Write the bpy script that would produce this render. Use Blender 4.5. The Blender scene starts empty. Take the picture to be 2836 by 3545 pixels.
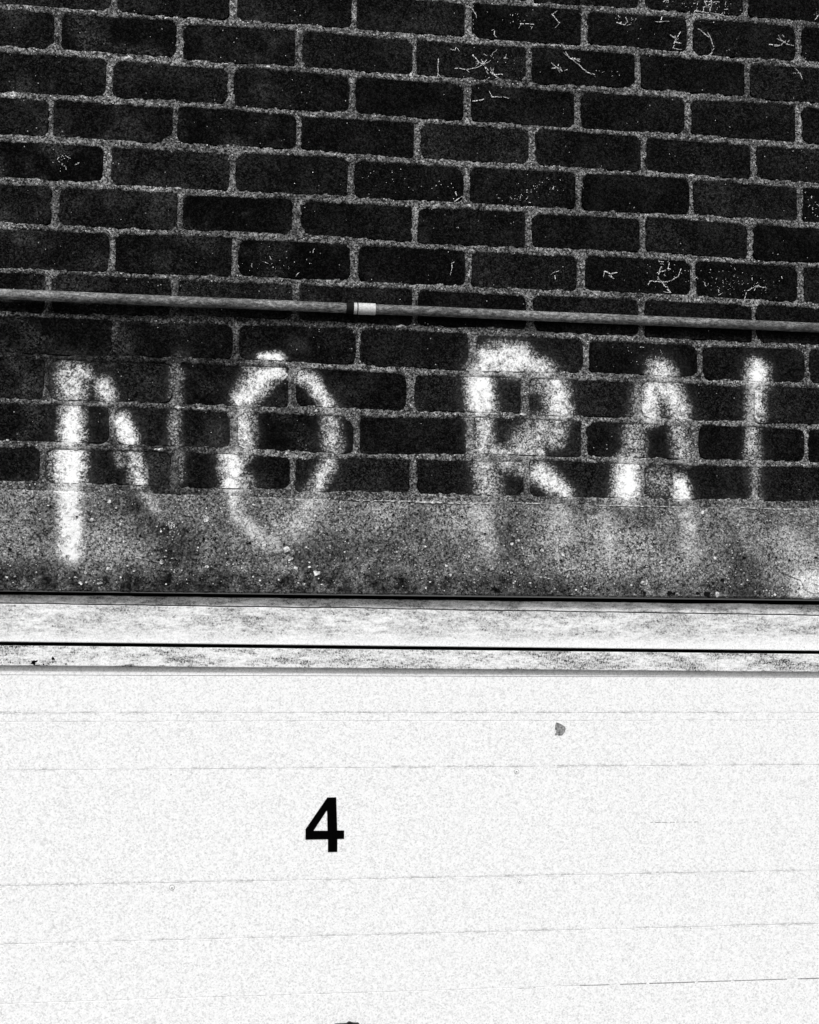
import bpy, bmesh, math, random
import numpy as np
from mathutils import Vector, Matrix, noise as mn

random.seed(11)
rng = np.random.default_rng(7)
scn = bpy.context.scene
col = scn.collection

# ---------------------------------------------------------------- camera
cam_d = bpy.data.cameras.new('camera')
cam = bpy.data.objects.new('camera', cam_d)
col.objects.link(cam)
ax = ((0.99110721, -0.13255879, 0.01160489), (-0.02075244, -0.06783591, 0.99748064), (-0.13143759, -0.98885108, -0.06998358))
m = Matrix.Identity(4)
for c in range(3):
    for r in range(3):
        m[r][c] = ax[c][r]
m.translation = (-0.2767, -2.0817, 2.1)
cam.matrix_world = m
cam_d.sensor_fit = 'HORIZONTAL'
cam_d.sensor_width = 24.0
cam_d.lens = 24.0 * 4200.0 / 2836.0
cam_d.clip_start = 0.05
cam_d.clip_end = 400
scn.camera = cam

# ---------------------------------------------------------------- light: pale overcast day, black and white
SUN_EL, SUN_AZ = math.radians(44), math.radians(-10)   # azimuth from the wall's normal
world = bpy.data.worlds.new('World'); scn.world = world
world.use_nodes = True
wn = world.node_tree; wn.nodes.clear()
sky = wn.nodes.new('ShaderNodeTexSky'); sky.sky_type = 'NISHITA'; sky.sun_disc = False
sky.sun_elevation = SUN_EL; sky.sun_rotation = math.pi - SUN_AZ
sky.dust_density = 3.0
bw = wn.nodes.new('ShaderNodeRGBToBW')
bg = wn.nodes.new('ShaderNodeBackground'); bg.inputs[1].default_value = 0.10
wo = wn.nodes.new('ShaderNodeOutputWorld')
wn.links.new(sky.outputs[0], bw.inputs[0]); wn.links.new(bw.outputs[0], bg.inputs[0]); wn.links.new(bg.outputs[0], wo.inputs[0])
sd = bpy.data.lights.new('sun', 'SUN'); sd.energy = 2.0; sd.angle = math.radians(9); sd.color = (1, 1, 1)
sun = bpy.data.objects.new('sun', sd); col.objects.link(sun)
sv = Vector((math.sin(SUN_AZ) * math.cos(SUN_EL), -math.cos(SUN_AZ) * math.cos(SUN_EL), math.sin(SUN_EL)))
sun.rotation_euler = (-sv).to_track_quat('-Z', 'Y').to_euler()
sun.location = (0, -6, 6)
scn.view_settings.view_transform = 'Standard'
scn.view_settings.look = 'None'
scn.view_settings.gamma = 1
scn.view_settings.use_curve_mapping = False
scn.view_settings.exposure = 0.42

# ---------------------------------------------------------------- measured wall: bed joints (x, z) per course, upright joints (x) per course
BEDS = {-1: [(0.1056,3.1713),(0.2061,3.1725),(0.2945,3.1727),(0.4153,3.1754),(0.5059,3.1756),(0.6252,3.1757),(0.7625,3.1738)],0: [(-0.7153,3.0984),(-0.6169,3.0976),(-0.5172,3.0982),(-0.3714,3.0974),(-0.2104,3.0976),(-0.1055,3.0982),(-0.0099,3.0944),(0.0975,3.0971),(0.2065,3.0972),(0.2946,3.0993),(0.4107,3.0997),(0.5055,3.099),(0.6199,3.095),(0.7218,3.0987),(0.7616,3.0992)],1: [(-0.7127,3.0213),(-0.6224,3.0216),(-0.535,3.0217),(-0.4143,3.0219),(-0.3247,3.0219),(-0.209,3.0215),(-0.1128,3.0197),(-0.0091,3.0205),(0.0939,3.0211),(0.2068,3.0223),(0.2948,3.0204),(0.4105,3.0238),(0.5052,3.0227),(0.6193,3.0214),(0.721,3.0237),(0.7606,3.0218)],2: [(-0.7101,2.9447),(-0.6239,2.9443),(-0.5328,2.9441),(-0.4206,2.9453),(-0.323,2.9442),(-0.2076,2.9433),(-0.1117,2.9444),(-0.0082,2.9447),(0.0945,2.9448),(0.2072,2.9468),(0.2994,2.9448),(0.4194,2.9436),(0.5048,2.9445),(0.6278,2.9433),(0.7201,2.9445),(0.7596,2.9425)],3: [(-0.7075,2.8684),(-0.6256,2.8702),(-0.5307,2.8691),(-0.4187,2.8697),(-0.3213,2.8694),(-0.2063,2.8722),(-0.1106,2.8716),(-0.0073,2.8684),(0.0951,2.869),(0.2119,2.8703),(0.3039,2.8705),(0.4192,2.8706),(0.509,2.8715),(0.6272,2.8694),(0.7192,2.868),(0.7586,2.8658)],4: [(-0.705,2.7945),(-0.6152,2.7915),(-0.5286,2.7931),(-0.4087,2.7929),(-0.3197,2.7937),(-0.2049,2.7947),(-0.1094,2.7941),(-0.0064,2.79),(0.0958,2.7943),(0.2079,2.7931),(0.304,2.794),(0.4191,2.7958),(0.5132,2.7943),(0.6265,2.7937),(0.7183,2.7928),(0.7576,2.7917)],5: [(-0.7024,2.7177),(-0.609,2.7177),(-0.5185,2.7192),(-0.4029,2.7202),(-0.31,2.72),(-0.2036,2.7201),(-0.1083,2.7194),(-0.0055,2.7183),(0.1007,2.7185),(0.2083,2.7196),(0.3042,2.7188),(0.4189,2.7214),(0.5128,2.7194),(0.6259,2.7192),(0.7175,2.7197),(0.7567,2.7189)],6: [(-0.6998,2.6405),(-0.6223,2.6421),(-0.5124,2.6424),(-0.413,2.643),(-0.3083,2.6438),(-0.2063,2.6443),(-0.103,2.6449),(-0.0046,2.6444),(0.1013,2.6437),(0.2087,2.6434),(0.3043,2.6443),(0.4188,2.6451),(0.5124,2.6449),(0.6298,2.6436),(0.7557,2.6416)],7: [(-0.6973,2.5666),(-0.6005,2.5667),(-0.5104,2.5685),(-0.4112,2.5694),(-0.3027,2.5711),(-0.205,2.5731),(-0.0978,2.5726),(-0.0038,2.5697),(0.1019,2.569),(0.209,2.5691),(0.3044,2.5665),(0.4186,2.5668),(0.5255,2.5654),(0.6291,2.5651),(0.7548,2.5639)],8: [(-0.6948,2.4941),(-0.6176,2.4951),(-0.5083,2.4964),(-0.4094,2.4956),(-0.3012,2.4996),(-0.2037,2.4991),(-0.0967,2.496),(-0.0029,2.4932),(0.1026,2.4949),(0.2094,2.4945),(0.3133,2.4961),(0.4185,2.4955),(0.5251,2.4959),(0.6285,2.4943),(0.7539,2.4943)],9: [(-0.6923,2.422),(-0.6152,2.4185),(-0.5101,2.42),(-0.4075,2.4193),(-0.2995,2.4187),(-0.2063,2.4196),(-0.0955,2.4157),(-0.002,2.417),(0.1032,2.4203),(0.2055,2.4201),(0.3134,2.4193),(0.4184,2.4204),(0.5158,2.4191),(0.6279,2.4182),(0.7529,2.4198)],10: [(-0.6898,2.347),(-0.6207,2.347),(-0.5081,2.3461),(-0.4057,2.345),(-0.3059,2.3436),(-0.2008,2.3424),(-0.0944,2.3412),(-0.0011,2.3437),(0.1038,2.3465),(0.2101,2.3477),(0.3135,2.347),(0.4182,2.3456),(0.5154,2.3473),(0.6272,2.3467),(0.752,2.3478)],11: [(-0.6875,2.2788),(-0.6224,2.2783),(-0.5022,2.276),(-0.4039,2.2762),(-0.3045,2.2761),(-0.2037,2.2739),(-0.1016,2.2721),(-0.0003,2.2744),(0.1044,2.2755),(0.2062,2.2749),(0.2963,2.2748),(0.4181,2.2754),(0.515,2.2754),(0.6266,2.2756),(0.7511,2.2775)]}
JOINTS = {0: [-0.5263,-0.321,-0.1103,0.0972,0.3079,0.5103,0.7209],1: [-0.6177,-0.4124,-0.2056,-0.0001,0.2066,0.4119,0.6187],2: [-0.53,-0.323,-0.1089,0.0955,0.2971,0.5059,0.7182],3: [-0.6255,-0.4164,-0.2041,0.0063,0.213,0.4215,0.6289],4: [-0.5269,-0.3173,-0.11,0.0968,0.3031,0.5111,0.7188],5: [-0.6121,-0.405,-0.2043,0.0034,0.2073,0.419,0.6248],6: [-0.5155,-0.3079,-0.1027,0.1002,0.3051,0.5135,0.7207],7: [-0.6172,-0.4109,-0.2036,0.005,0.2123,0.4187,0.6295],8: [-0.5094,-0.3032,-0.0943,0.1086,0.3154,0.5262,0.73],9: [-0.6184,-0.4045,-0.2062,-0.0003,0.204,0.4092,0.6237],10: [-0.5091,-0.3047,-0.0949,0.1069,0.3104,0.5178,0.7273],11: [-0.6215,-0.402,-0.2035,0.0055,0.2081,0.4204,0.6301]}
STROKES = [(-0.5783,2.4659,-0.5759,2.4363,0.0235,0.62),(-0.5635,2.4759,-0.5528,2.47,0.0132,0.55),(-0.5741,2.405,-0.5743,2.3536,0.0194,0.95),(-0.5772,2.3302,-0.5757,2.2806,0.0259,1.0),(-0.5724,2.2683,-0.5694,2.1696,0.0212,0.85),(-0.5249,2.4506,-0.5183,2.4335,0.0162,0.62),(-0.4928,2.3919,-0.4798,2.361,0.0153,0.95),(-0.4942,2.334,-0.4909,2.3231,0.0118,0.3),(-0.4699,2.3331,-0.461,2.2864,0.0135,0.6),(-0.4514,2.2679,-0.4324,2.2434,0.0124,0.38),(-0.4046,2.4801,-0.4034,2.4295,0.0132,0.3),(-0.4044,2.4073,-0.404,2.3569,0.0124,0.32),(-0.3949,2.3351,-0.3955,2.2974,0.0124,0.22),(-0.3976,2.509,-0.393,2.5092,0.0118,0.12),(-0.2587,2.5095,-0.2271,2.5091,0.0088,0.85),(-0.2396,2.5006,-0.2771,2.488,0.0147,0.35),(-0.2329,2.4816,-0.258,2.4759,0.0147,0.8),(-0.2579,2.4727,-0.2886,2.4365,0.0212,0.8),(-0.2297,2.4817,-0.2138,2.4758,0.0065,0.6),(-0.2899,2.4237,-0.2851,2.3476,0.0182,0.62),(-0.3066,2.3312,-0.304,2.2839,0.0194,0.9),(-0.3051,2.3312,-0.2823,2.2875,0.0176,0.35),(-0.3038,2.2713,-0.2968,2.2384,0.0132,0.5),(-0.2936,2.2337,-0.2555,2.1967,0.0153,0.42),(-0.2555,2.1936,-0.2304,2.1878,0.0176,0.36),(-0.328,2.3844,-0.3245,2.296,0.0176,0.1),(-0.1917,2.4798,-0.1693,2.4694,0.0147,0.6),(-0.1724,2.4693,-0.1463,2.4299,0.0129,0.75),(-0.1397,2.4125,-0.1356,2.3581,0.0182,0.48),(-0.1431,2.3291,-0.1598,2.2873,0.0153,0.6),(-0.1658,2.2681,-0.1963,2.2104,0.0265,0.33),(-0.2085,2.5323,-0.1926,2.5297,0.0118,0.08),(0.1415,2.5218,0.192,2.5237,0.0261,0.85),(0.192,2.5218,0.239,2.5023,0.0213,0.7),(0.1474,2.5124,0.1804,2.5079,0.0206,0.75),(0.1224,2.4923,0.1248,2.4349,0.0234,1.0),(0.1288,2.4026,0.1303,2.357,0.0179,0.6),(0.1116,2.3945,0.1157,2.3566,0.0155,0.3),(0.1313,2.3342,0.1374,2.2888,0.0241,0.5),(0.1242,2.2545,0.1401,2.1832,0.0241,0.32),(0.2586,2.4759,0.2647,2.4298,0.0227,0.75),(0.2195,2.4784,0.2352,2.4751,0.0172,0.3),(0.2394,2.3983,0.2045,2.3666,0.0327,0.46),(0.2667,2.4145,0.259,2.3797,0.0179,0.46),(0.1273,2.3576,0.2356,2.3591,0.0117,0.5),(0.1505,2.3385,0.2008,2.3322,0.0172,0.42),(0.2319,2.3215,0.2553,2.303,0.0189,0.85),(0.2592,2.2993,0.2788,2.2864,0.0155,0.75),(0.2672,2.2537,0.2751,2.212,0.0241,0.34),(0.4512,2.508,0.4572,2.5063,0.0241,0.75),(0.4351,2.4742,0.431,2.4312,0.0213,0.75),(0.4732,2.4756,0.4871,2.433,0.0199,0.7),(0.4531,2.4827,0.4611,2.4751,0.0172,0.75),(0.4131,2.4774,0.407,2.4305,0.0189,0.25),(0.405,2.4032,0.3989,2.3566,0.0234,0.42),(0.485,2.4115,0.4949,2.3592,0.0206,0.42),(0.4858,2.4096,0.4888,2.359,0.0062,0.45),(0.391,2.3352,0.3889,2.287,0.0248,1.0),(0.4406,2.3113,0.4606,2.3118,0.0275,0.34),(0.4886,2.3086,0.4906,2.2893,0.0165,0.95),(0.3534,2.2402,0.3534,2.1867,0.0224,0.3),(0.5005,2.2585,0.5081,2.1854,0.0224,0.34),(0.6341,2.5186,0.634,2.5008,0.0206,1.0),(0.6318,2.4849,0.6305,2.4356,0.0179,0.62),(0.6239,2.4255,0.6242,2.3627,0.0165,0.42),(0.6285,2.3432,0.63,2.2807,0.0165,0.2),(0.5932,2.2605,0.6212,2.1989,0.0258,0.22),(0.6947,2.2118,0.7191,2.185,0.0413,0.22),(0.7266,2.1306,0.7492,2.1309,0.0378,0.62)]
SOOT = [(-0.695,2.5002,-0.3414,2.4973,0.0693,0.75),(-0.6979,2.5848,-0.1393,2.5759,0.0245,0.6),(-0.4563,2.3185,-0.3546,2.1999,0.0612,0.7),(-0.6959,2.5283,-0.5015,2.5321,0.0571,0.5),(-0.4047,2.4663,-0.3686,2.2884,0.0367,0.5)]
LSOOT = [(-0.4703,2.2538,-0.3894,2.1671,0.0489,0.75),(-0.3892,2.1591,-0.0917,2.1597,0.0285,0.45),(-0.6822,2.1231,0.0015,2.1201,0.0306,0.85),(0.6039,2.2387,0.6208,2.1195,0.0285,0.55),(0.0014,2.1242,0.6029,2.1193,0.0204,0.65),(-0.1733,2.1625,-0.0094,2.165,0.0326,0.35),(-0.6629,2.2298,-0.6243,2.2187,0.0367,0.4),(0.1765,2.2554,0.1852,2.2139,0.0367,0.4),(0.3744,2.2511,0.4795,2.2235,0.0245,0.45),(-0.0001,2.2558,0.0501,2.2445,0.0245,0.3)]
TRACES = [[(0.0721,3.0436),(0.0937,3.042),(0.1131,3.0487),(0.1247,3.0539)],[(0.1247,3.0539),(0.1195,3.0667)],[(0.1247,3.0539),(0.1324,3.0698),(0.1389,3.0738)],[(0.1247,3.0539),(0.1326,3.0435),(0.1414,3.0362),(0.1523,3.0308)],[(0.1247,3.0539),(0.1349,3.0305)],[(0.1043,3.07),(0.1152,3.0589),(0.1247,3.0539)],[(0.1414,3.0375),(0.1631,3.0377)],[(0.0419,3.0589),(0.0413,3.0292)],[(0.2792,3.0804),(0.2947,3.0691),(0.3036,3.0622),(0.3147,3.0528),(0.3338,3.0497)],[(0.288,3.0775),(0.3013,3.0722)],[(0.2506,3.0562),(0.2594,3.0577),(0.2682,3.0522)],[(0.2594,3.0577),(0.2616,3.0636)],[(0.1006,2.9844),(0.1201,2.9879),(0.133,2.9962)],[(0.1395,2.9958),(0.1612,2.9964)],[(0.4921,3.1407),(0.4821,3.1287),(0.4775,3.1104)],[(0.4821,3.1287),(0.4717,3.1347)],[(0.4807,3.1219),(0.492,3.1205)],[(0.5423,3.149),(0.5477,3.1359),(0.5558,3.1184),(0.5512,3.1068)],[(0.5377,3.1419),(0.549,3.1337)],[(0.6595,3.1305),(0.685,3.1301),(0.6967,3.1424)],[(0.6966,3.1333),(0.6989,3.1334)],[(0.5495,3.2084),(0.5517,3.1973),(0.548,3.1857)],[(0.538,3.2039),(0.5655,3.2043)],[(0.5508,3.1995),(0.5356,3.1915)],[(0.4674,3.202),(0.456,3.1943)],[(0.5196,3.1844),(0.5745,3.1795)],[(0.4581,2.7102),(0.45,2.6923),(0.4478,2.6813),(0.4544,2.6729),(0.47,2.6758),(0.4857,2.6853),(0.4903,2.6986)],[(0.45,2.6901),(0.4657,2.6974),(0.4768,2.6958)],[(0.4544,2.6729),(0.47,2.6539)],[(0.4544,2.6729),(0.4322,2.674),(0.429,2.6673)],[(0.3481,2.6875),(0.3591,2.6837),(0.3702,2.6863)],[(0.3591,2.6837),(0.3614,2.6772)],[(0.6163,2.665),(0.6346,2.6746),(0.6528,2.671)],[(0.2541,2.6808),(0.2585,2.6659)],[(0.069,2.6891),(0.0703,2.6807)],[(0.0743,2.8017),(0.0871,2.8102)],[(0.1036,3.1535),(0.1093,3.1451)],[(0.0739,3.0853),(0.0718,3.0764)],[(0.1922,3.1347),(0.2151,3.1351)],[(0.1451,3.1214),(0.143,3.1111)],[(0.3703,3.1495),(0.386,3.1462),(0.3905,3.1533)],[(0.6851,3.1406),(0.6989,3.1334)],[(0.2493,3.1559),(0.2635,3.1414)],[(0.4559,3.1673),(0.455,3.1582)],[(0.7216,3.0804),(0.7262,3.0694)],[(0.7628,3.1977),(0.7533,3.1855)]]
SPECKS = [(0.2339,2.8358,0.029,0.014,30),(0.1818,2.8112,0.024,0.012,24),(0.5757,2.6785,0.037,0.022,60),(0.6438,2.6772,0.029,0.016,25),(0.5424,3.1716,0.024,0.008,14),(0.3838,3.155,0.024,0.01,14),(0.1974,3.1452,0.029,0.012,14),(0.7465,2.8247,0.012,0.024,24),(0.5471,3.1947,0.037,0.012,40),(0.0485,2.8209,0.024,0.016,10),(0.1629,3.0632,0.024,0.016,14),(0.4723,2.6956,0.041,0.024,30),(0.348,3.0542,0.024,0.008,10),(-0.6029,2.8376,0.012,0.02,30),(-0.2438,2.674,0.05,0.025,40),(-0.0386,2.8374,0.03,0.03,14),(0.4142,2.5342,0.04,0.02,30)]
PITCH = 0.0765
UP = 0.2068
X_OPEN = (-1.18, 1.27)          # door opening
Z_LINTEL = (2.104, 2.2705)

# ---------------------------------------------------------------- helpers
def tag(o, label=None, cat=None, group=None, kind=None):
    for k, v in (('label', label), ('category', cat), ('group', group), ('kind', kind)):
        if v: o[k] = v
    if cat: o['kind'] = 'thing'
    return o
def empty(name, loc=(0, 0, 0)):
    o = bpy.data.objects.new(name, None); col.objects.link(o); o.location = loc
    o.empty_display_size = 0.1
    return o
def link(name, me, mat, parent=None, loc=None):
    o = bpy.data.objects.new(name, me); col.objects.link(o)
    for mm in (mat if isinstance(mat, (list, tuple)) else [mat]):
        if mm and mm.name not in [q.name for q in me.materials if q]: me.materials.append(mm)
    if parent:
        o.parent = parent
        o.location = Vector(loc if loc is not None else (0, 0, 0)) - parent.location
    elif loc is not None: o.location = loc
    return o
def mesh(name, V, F, mats=None, smooth=False):
    me = bpy.data.meshes.new(name)
    me.from_pydata([tuple(v) for v in V], [], [tuple(f) for f in F])
    if mats is not None: me.polygons.foreach_set('material_index', mats)
    if smooth: me.polygons.foreach_set('use_smooth', [True] * len(me.polygons))
    me.update()
    return me
class MB:
    def __init__(s): s.V = []; s.F = []; s.M = []
    def add(s, V, F, m=0):
        n = len(s.V); s.V += list(V); s.F += [tuple(i + n for i in f) for f in F]; s.M += [m] * len(F)
    def box(s, x0, x1, y0, y1, z0, z1, m=0):
        s.add([(x0,y0,z0),(x1,y0,z0),(x1,y1,z0),(x0,y1,z0),(x0,y0,z1),(x1,y0,z1),(x1,y1,z1),(x0,y1,z1)],
              [(0,1,5,4),(1,2,6,5),(2,3,7,6),(3,0,4,7),(4,5,6,7),(3,2,1,0)], m)
    def bar(s, xs, yf, yb, zt, zb, c=0.0015, m=0):
        """long horizontal board with chamfered front edges; zt, zb functions of x"""
        V = []; F = []
        for x in xs:
            t, b = zt(x), zb(x)
            V += [(x,yb,t),(x,yf+c,t),(x,yf,t-c),(x,yf,b+c),(x,yf+c,b),(x,yb,b)]
        for i in range(len(xs) - 1):
            a = i * 6; d = a + 6
            for j in range(6):
                k = (j + 1) % 6
                F.append((a+j, a+k, d+k, d+j))
        F.append((5,4,3,2,1,0)); e = (len(xs)-1)*6
        F.append(tuple(e + j for j in range(6)))
        s.add(V, F, m)
    def ring(s, cs, r, seg=20, m=0, cap=True, rad=None):
        """tube through the points cs running along x"""
        V = []; F = []
        for i, c in enumerate(cs):
            rr = rad[i] if rad else r
            for j in range(seg):
                a = 2 * math.pi * j / seg
                V.append((c[0], c[1] + rr * math.cos(a), c[2] + rr * math.sin(a)))
        for i in range(len(cs) - 1):
            for j in range(seg):
                k = (j + 1) % seg
                F.append((i*seg+j, i*seg+k, (i+1)*seg+k, (i+1)*seg+j))
        if cap:
            F.append(tuple(reversed(range(seg)))); F.append(tuple((len(cs)-1)*seg + j for j in range(seg)))
        s.add(V, F, m)
    def disc(s, x, y, z, r0, r1, y1=None, seg=20, m=0):
        """annulus (or disc, r0=0) facing -y; its outer edge lies at depth y1"""
        y1 = y if y1 is None else y1
        V = []; F = []
        for j in range(seg):
            a = 2 * math.pi * j / seg
            V.append((x + r1 * math.cos(a), y1, z + r1 * math.sin(a)))
        if r0 > 0:
            for j in range(seg):
                a = 2 * math.pi * j / seg
                V.append((x + r0 * math.cos(a), y, z + r0 * math.sin(a)))
            for j in range(seg):
                k = (j + 1) % seg; F.append((j, k, seg + k, seg + j))
        else:
            V.append((x, y, z))
            for j in range(seg): F.append((j, (j + 1) % seg, seg))
        s.add(V, F, m)
    def plate(s, pts, y0, y1, m=0):
        """flat outline in x,z given thickness, front at y0"""
        n = len(pts)
        V = [(x, y0, z) for x, z in pts] + [(x, y1, z) for x, z in pts]
        F = [tuple(range(n))] + [(i, i + n, (i+1) % n + n, (i+1) % n) for i in range(n)]
        s.add(V, F, m)
    def build(s, name, mat, parent=None, loc=None, smooth=False):
        me = mesh(name, s.V, s.F, s.M, smooth)
        o = link(name, me, None, parent, loc)
        for mm in (mat if isinstance(mat, (list, tuple)) else [mat]): me.materials.append(mm)
        return o

# ---------------------------------------------------------------- material helpers
class NT:
    def __init__(s, name):
        s.m = bpy.data.materials.new(name); s.m.use_nodes = True
        s.t = s.m.node_tree; s.t.nodes.clear()
        s.out = s.t.nodes.new('ShaderNodeOutputMaterial')
        s.b = s.t.nodes.new('ShaderNodeBsdfPrincipled')
        s.t.links.new(s.b.outputs[0], s.out.inputs[0])
        g = s.t.nodes.new('ShaderNodeNewGeometry'); s.pos = g.outputs['Position']
    def put(s, sock, v):
        if isinstance(v, bpy.types.NodeSocket): s.t.links.new(v, sock)
        elif v is not None: sock.default_value = v
    def math(s, op, a, b=None, c=None, clamp=False):
        n = s.t.nodes.new('ShaderNodeMath'); n.operation = op; n.use_clamp = clamp
        s.put(n.inputs[0], a); s.put(n.inputs[1], b)
        if c is not None: s.put(n.inputs[2], c)
        return n.outputs[0]
    def vec(s, op, a, b=None, scale=None, out=0):
        n = s.t.nodes.new('ShaderNodeVectorMath'); n.operation = op
        s.put(n.inputs[0], a)
        if b is not None: s.put(n.inputs[1], b)
        if scale is not None: s.put(n.inputs['Scale'], scale)
        return n.outputs[out]
    def ramp(s, v, a, b, lo=0.0, hi=1.0, smooth=True):
        n = s.t.nodes.new('ShaderNodeMapRange')
        if smooth: n.interpolation_type = 'SMOOTHSTEP'
        s.put(n.inputs[0], v); s.put(n.inputs[1], a); s.put(n.inputs[2], b); s.put(n.inputs[3], lo); s.put(n.inputs[4], hi)
        return n.outputs[0]
    def noise(s, scale, detail=3, rough=0.6, stretch=(1,1,1), off=0.0, vec=None, color=False):
        v = s.vec('MULTIPLY', vec or s.pos, stretch)
        v = s.vec('ADD', v, (off, off * 1.7, off * 0.6))
        n = s.t.nodes.new('ShaderNodeTexNoise')
        n.inputs['Scale'].default_value = scale; n.inputs['Detail'].default_value = detail; n.inputs['Roughness'].default_value = rough
        s.t.links.new(v, n.inputs[0])
        return n.outputs['Color' if color else 'Fac']
    def voro(s, scale, off=0.0, stretch=(1,1,1)):
        v = s.vec('ADD', s.vec('MULTIPLY', s.pos, stretch), (off, off, off))
        n = s.t.nodes.new('ShaderNodeTexVoronoi'); n.inputs['Scale'].default_value = scale
        s.t.links.new(v, n.inputs[0])
        sp = s.t.nodes.new('ShaderNodeSeparateColor'); s.t.links.new(n.outputs['Color'], sp.inputs[0])
        return n.outputs['Distance'], sp.outputs[0]
    def grit(s, scale=470, off=0.0, p=1.0):
        """sand-grain texture: one random tone per grain"""
        v = s.voro(scale, off)[1]
        return s.math('POWER', v, p) if p != 1.0 else v
    def mix(s, f, a, b):
        n = s.t.nodes.new('ShaderNodeMix'); n.data_type = 'FLOAT'
        s.put(n.inputs[0], f); s.put(n.inputs[2], a); s.put(n.inputs[3], b)
        return n.outputs[0]
    def grey(s, v):
        n = s.t.nodes.new('ShaderNodeCombineColor')
        for i in range(3): s.put(n.inputs[i], v)
        return n.outputs[0]
    def strokes(s, L, warp=0.004, inner=0.0, outer=1.62):
        """soft round-ended spray strokes lying in the wall's x,z plane: highest coverage of all of them"""
        w = s.vec('SUBTRACT', s.noise(26, 2, 0.6, color=True), (0.5, 0.5, 0.5))
        p = s.vec('MULTIPLY', s.vec('ADD', s.pos, s.vec('SCALE', w, scale=warp * 4)), (1, 0, 1))
        acc = None
        for x0, z0, x1, z1, r, a in L:
            dx, dz = x1 - x0, z1 - z0; q = max(dx*dx + dz*dz, 1e-9)
            pa = s.vec('SUBTRACT', p, (x0, 0, z0))
            h = s.math('ADD', s.vec('DOT_PRODUCT', pa, (dx/q, 0, dz/q), out=1), 0.0, clamp=True)
            d = s.vec('DISTANCE', pa, s.vec('SCALE', (dx, 0, dz), scale=h), out=1)
            v = s.math('ADD', s.ramp(d, r * inner, r * outer, a * 0.86, 0.0), s.ramp(d, 0.0, r * 2.7, a * 0.17, 0.0))
            acc = v if acc is None else s.math('MAXIMUM', acc, v)
        return acc
    def attr(s, name):
        n = s.t.nodes.new('ShaderNodeAttribute'); n.attribute_name = name
        return n.outputs['Fac']
    def bump(s, h, strength=0.5, dist=0.001):
        n = s.t.nodes.new('ShaderNodeBump'); n.inputs['Strength'].default_value = strength; n.inputs['Distance'].default_value = dist
        s.put(n.inputs['Height'], h); s.t.links.new(n.outputs[0], s.b.inputs['Normal'])
    def done(s, base, rough=0.9, spec=0.1, metal=0.0):
        s.put(s.b.inputs['Base Color'], s.grey(base) if isinstance(base, bpy.types.NodeSocket) else (base, base, base, 1))
        s.put(s.b.inputs['Roughness'], rough); s.b.inputs['Specular IOR Level'].default_value = spec
        s.b.inputs['Metallic'].default_value = metal
        return s.m

def paint_over(s, base, cover, strength, grain_off, white=0.80):
    """old white spray paint: it stays on the high grains and has worn off the low ones"""
    g = s.grit(430, grain_off, 1.0)
    g2 = s.noise(75, 3, 0.7, off=grain_off + 3)
    c = s.math('MULTIPLY', cover, strength)
    c = s.math('MULTIPLY', c, s.ramp(g2, 0.32, 0.68, 0.62, 1.16))
    c = s.math('SUBTRACT', c, s.math('MULTIPLY', g, 0.46))
    c = s.ramp(c, -0.30, 0.66, 0.0, 1.0)
    c = s.math('MULTIPLY', c, s.ramp(cover, 0.0, 0.20))
    veil = s.math('MULTIPLY', s.math('MULTIPLY', cover, strength), s.ramp(g, 0.0, 1.0, 0.26, 0.06))
    return s.mix(s.math('MAXIMUM', s.math('POWER', c, 1.6), veil), base, white)

def mat_brick(L):
    s = NT('dark_brick')
    oi = s.t.nodes.new('ShaderNodeObjectInfo')
    fine = s.grit(480, 0.0, 2.2)
    big = s.noise(7, 3, 0.6, off=4)
    base = s.math('ADD', 0.0006, s.math('MULTIPLY', fine, 0.0185))
    base = s.math('MULTIPLY', base, s.math('ADD', 0.35, s.math('MULTIPLY', oi.outputs['Random'], 1.0)))
    base = s.math('MULTIPLY', base, s.ramp(s.noise(110, 3, 0.7, off=19), 0.3, 0.7, 0.5, 1.5))
    base = s.math('MULTIPLY', base, s.ramp(big, 0.35, 0.65, 0.7, 1.35))
    # smeared mortar dust, more of it on the left
    sep = s.t.nodes.new('ShaderNodeSeparateXYZ'); s.t.links.new(s.pos, sep.inputs[0])
    left = s.ramp(sep.outputs[0], -0.75, 0.1, 1.0, 0.25)
    dust = s.math('MULTIPLY', s.ramp(s.noise(13, 4, 0.65, off=9), 0.46, 0.72), left)
    dn = s.grit(430, 2, 2.5)
    base = s.mix(s.math('MULTIPLY', dust, dn), base, 0.075)
    d, r = s.voro(210)
    fleck = s.math('MULTIPLY', s.math('LESS_THAN', d, 0.20), s.math('GREATER_THAN', r, 0.955))
    base = s.mix(s.math('MULTIPLY', fleck, s.ramp(s.noise(20, 2, off=7), 0.5, 0.65)), base, 0.35)
    if L: base = paint_over(s, base, s.strokes(L), 0.97, 1.0)
    s.bump(s.math('ADD', s.noise(240, 4, 0.7), s.math('MULTIPLY', s.noise(40, 2), 0.6)), 0.55, 0.0012)
    return s.done(base, 0.92, 0.03)

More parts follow.
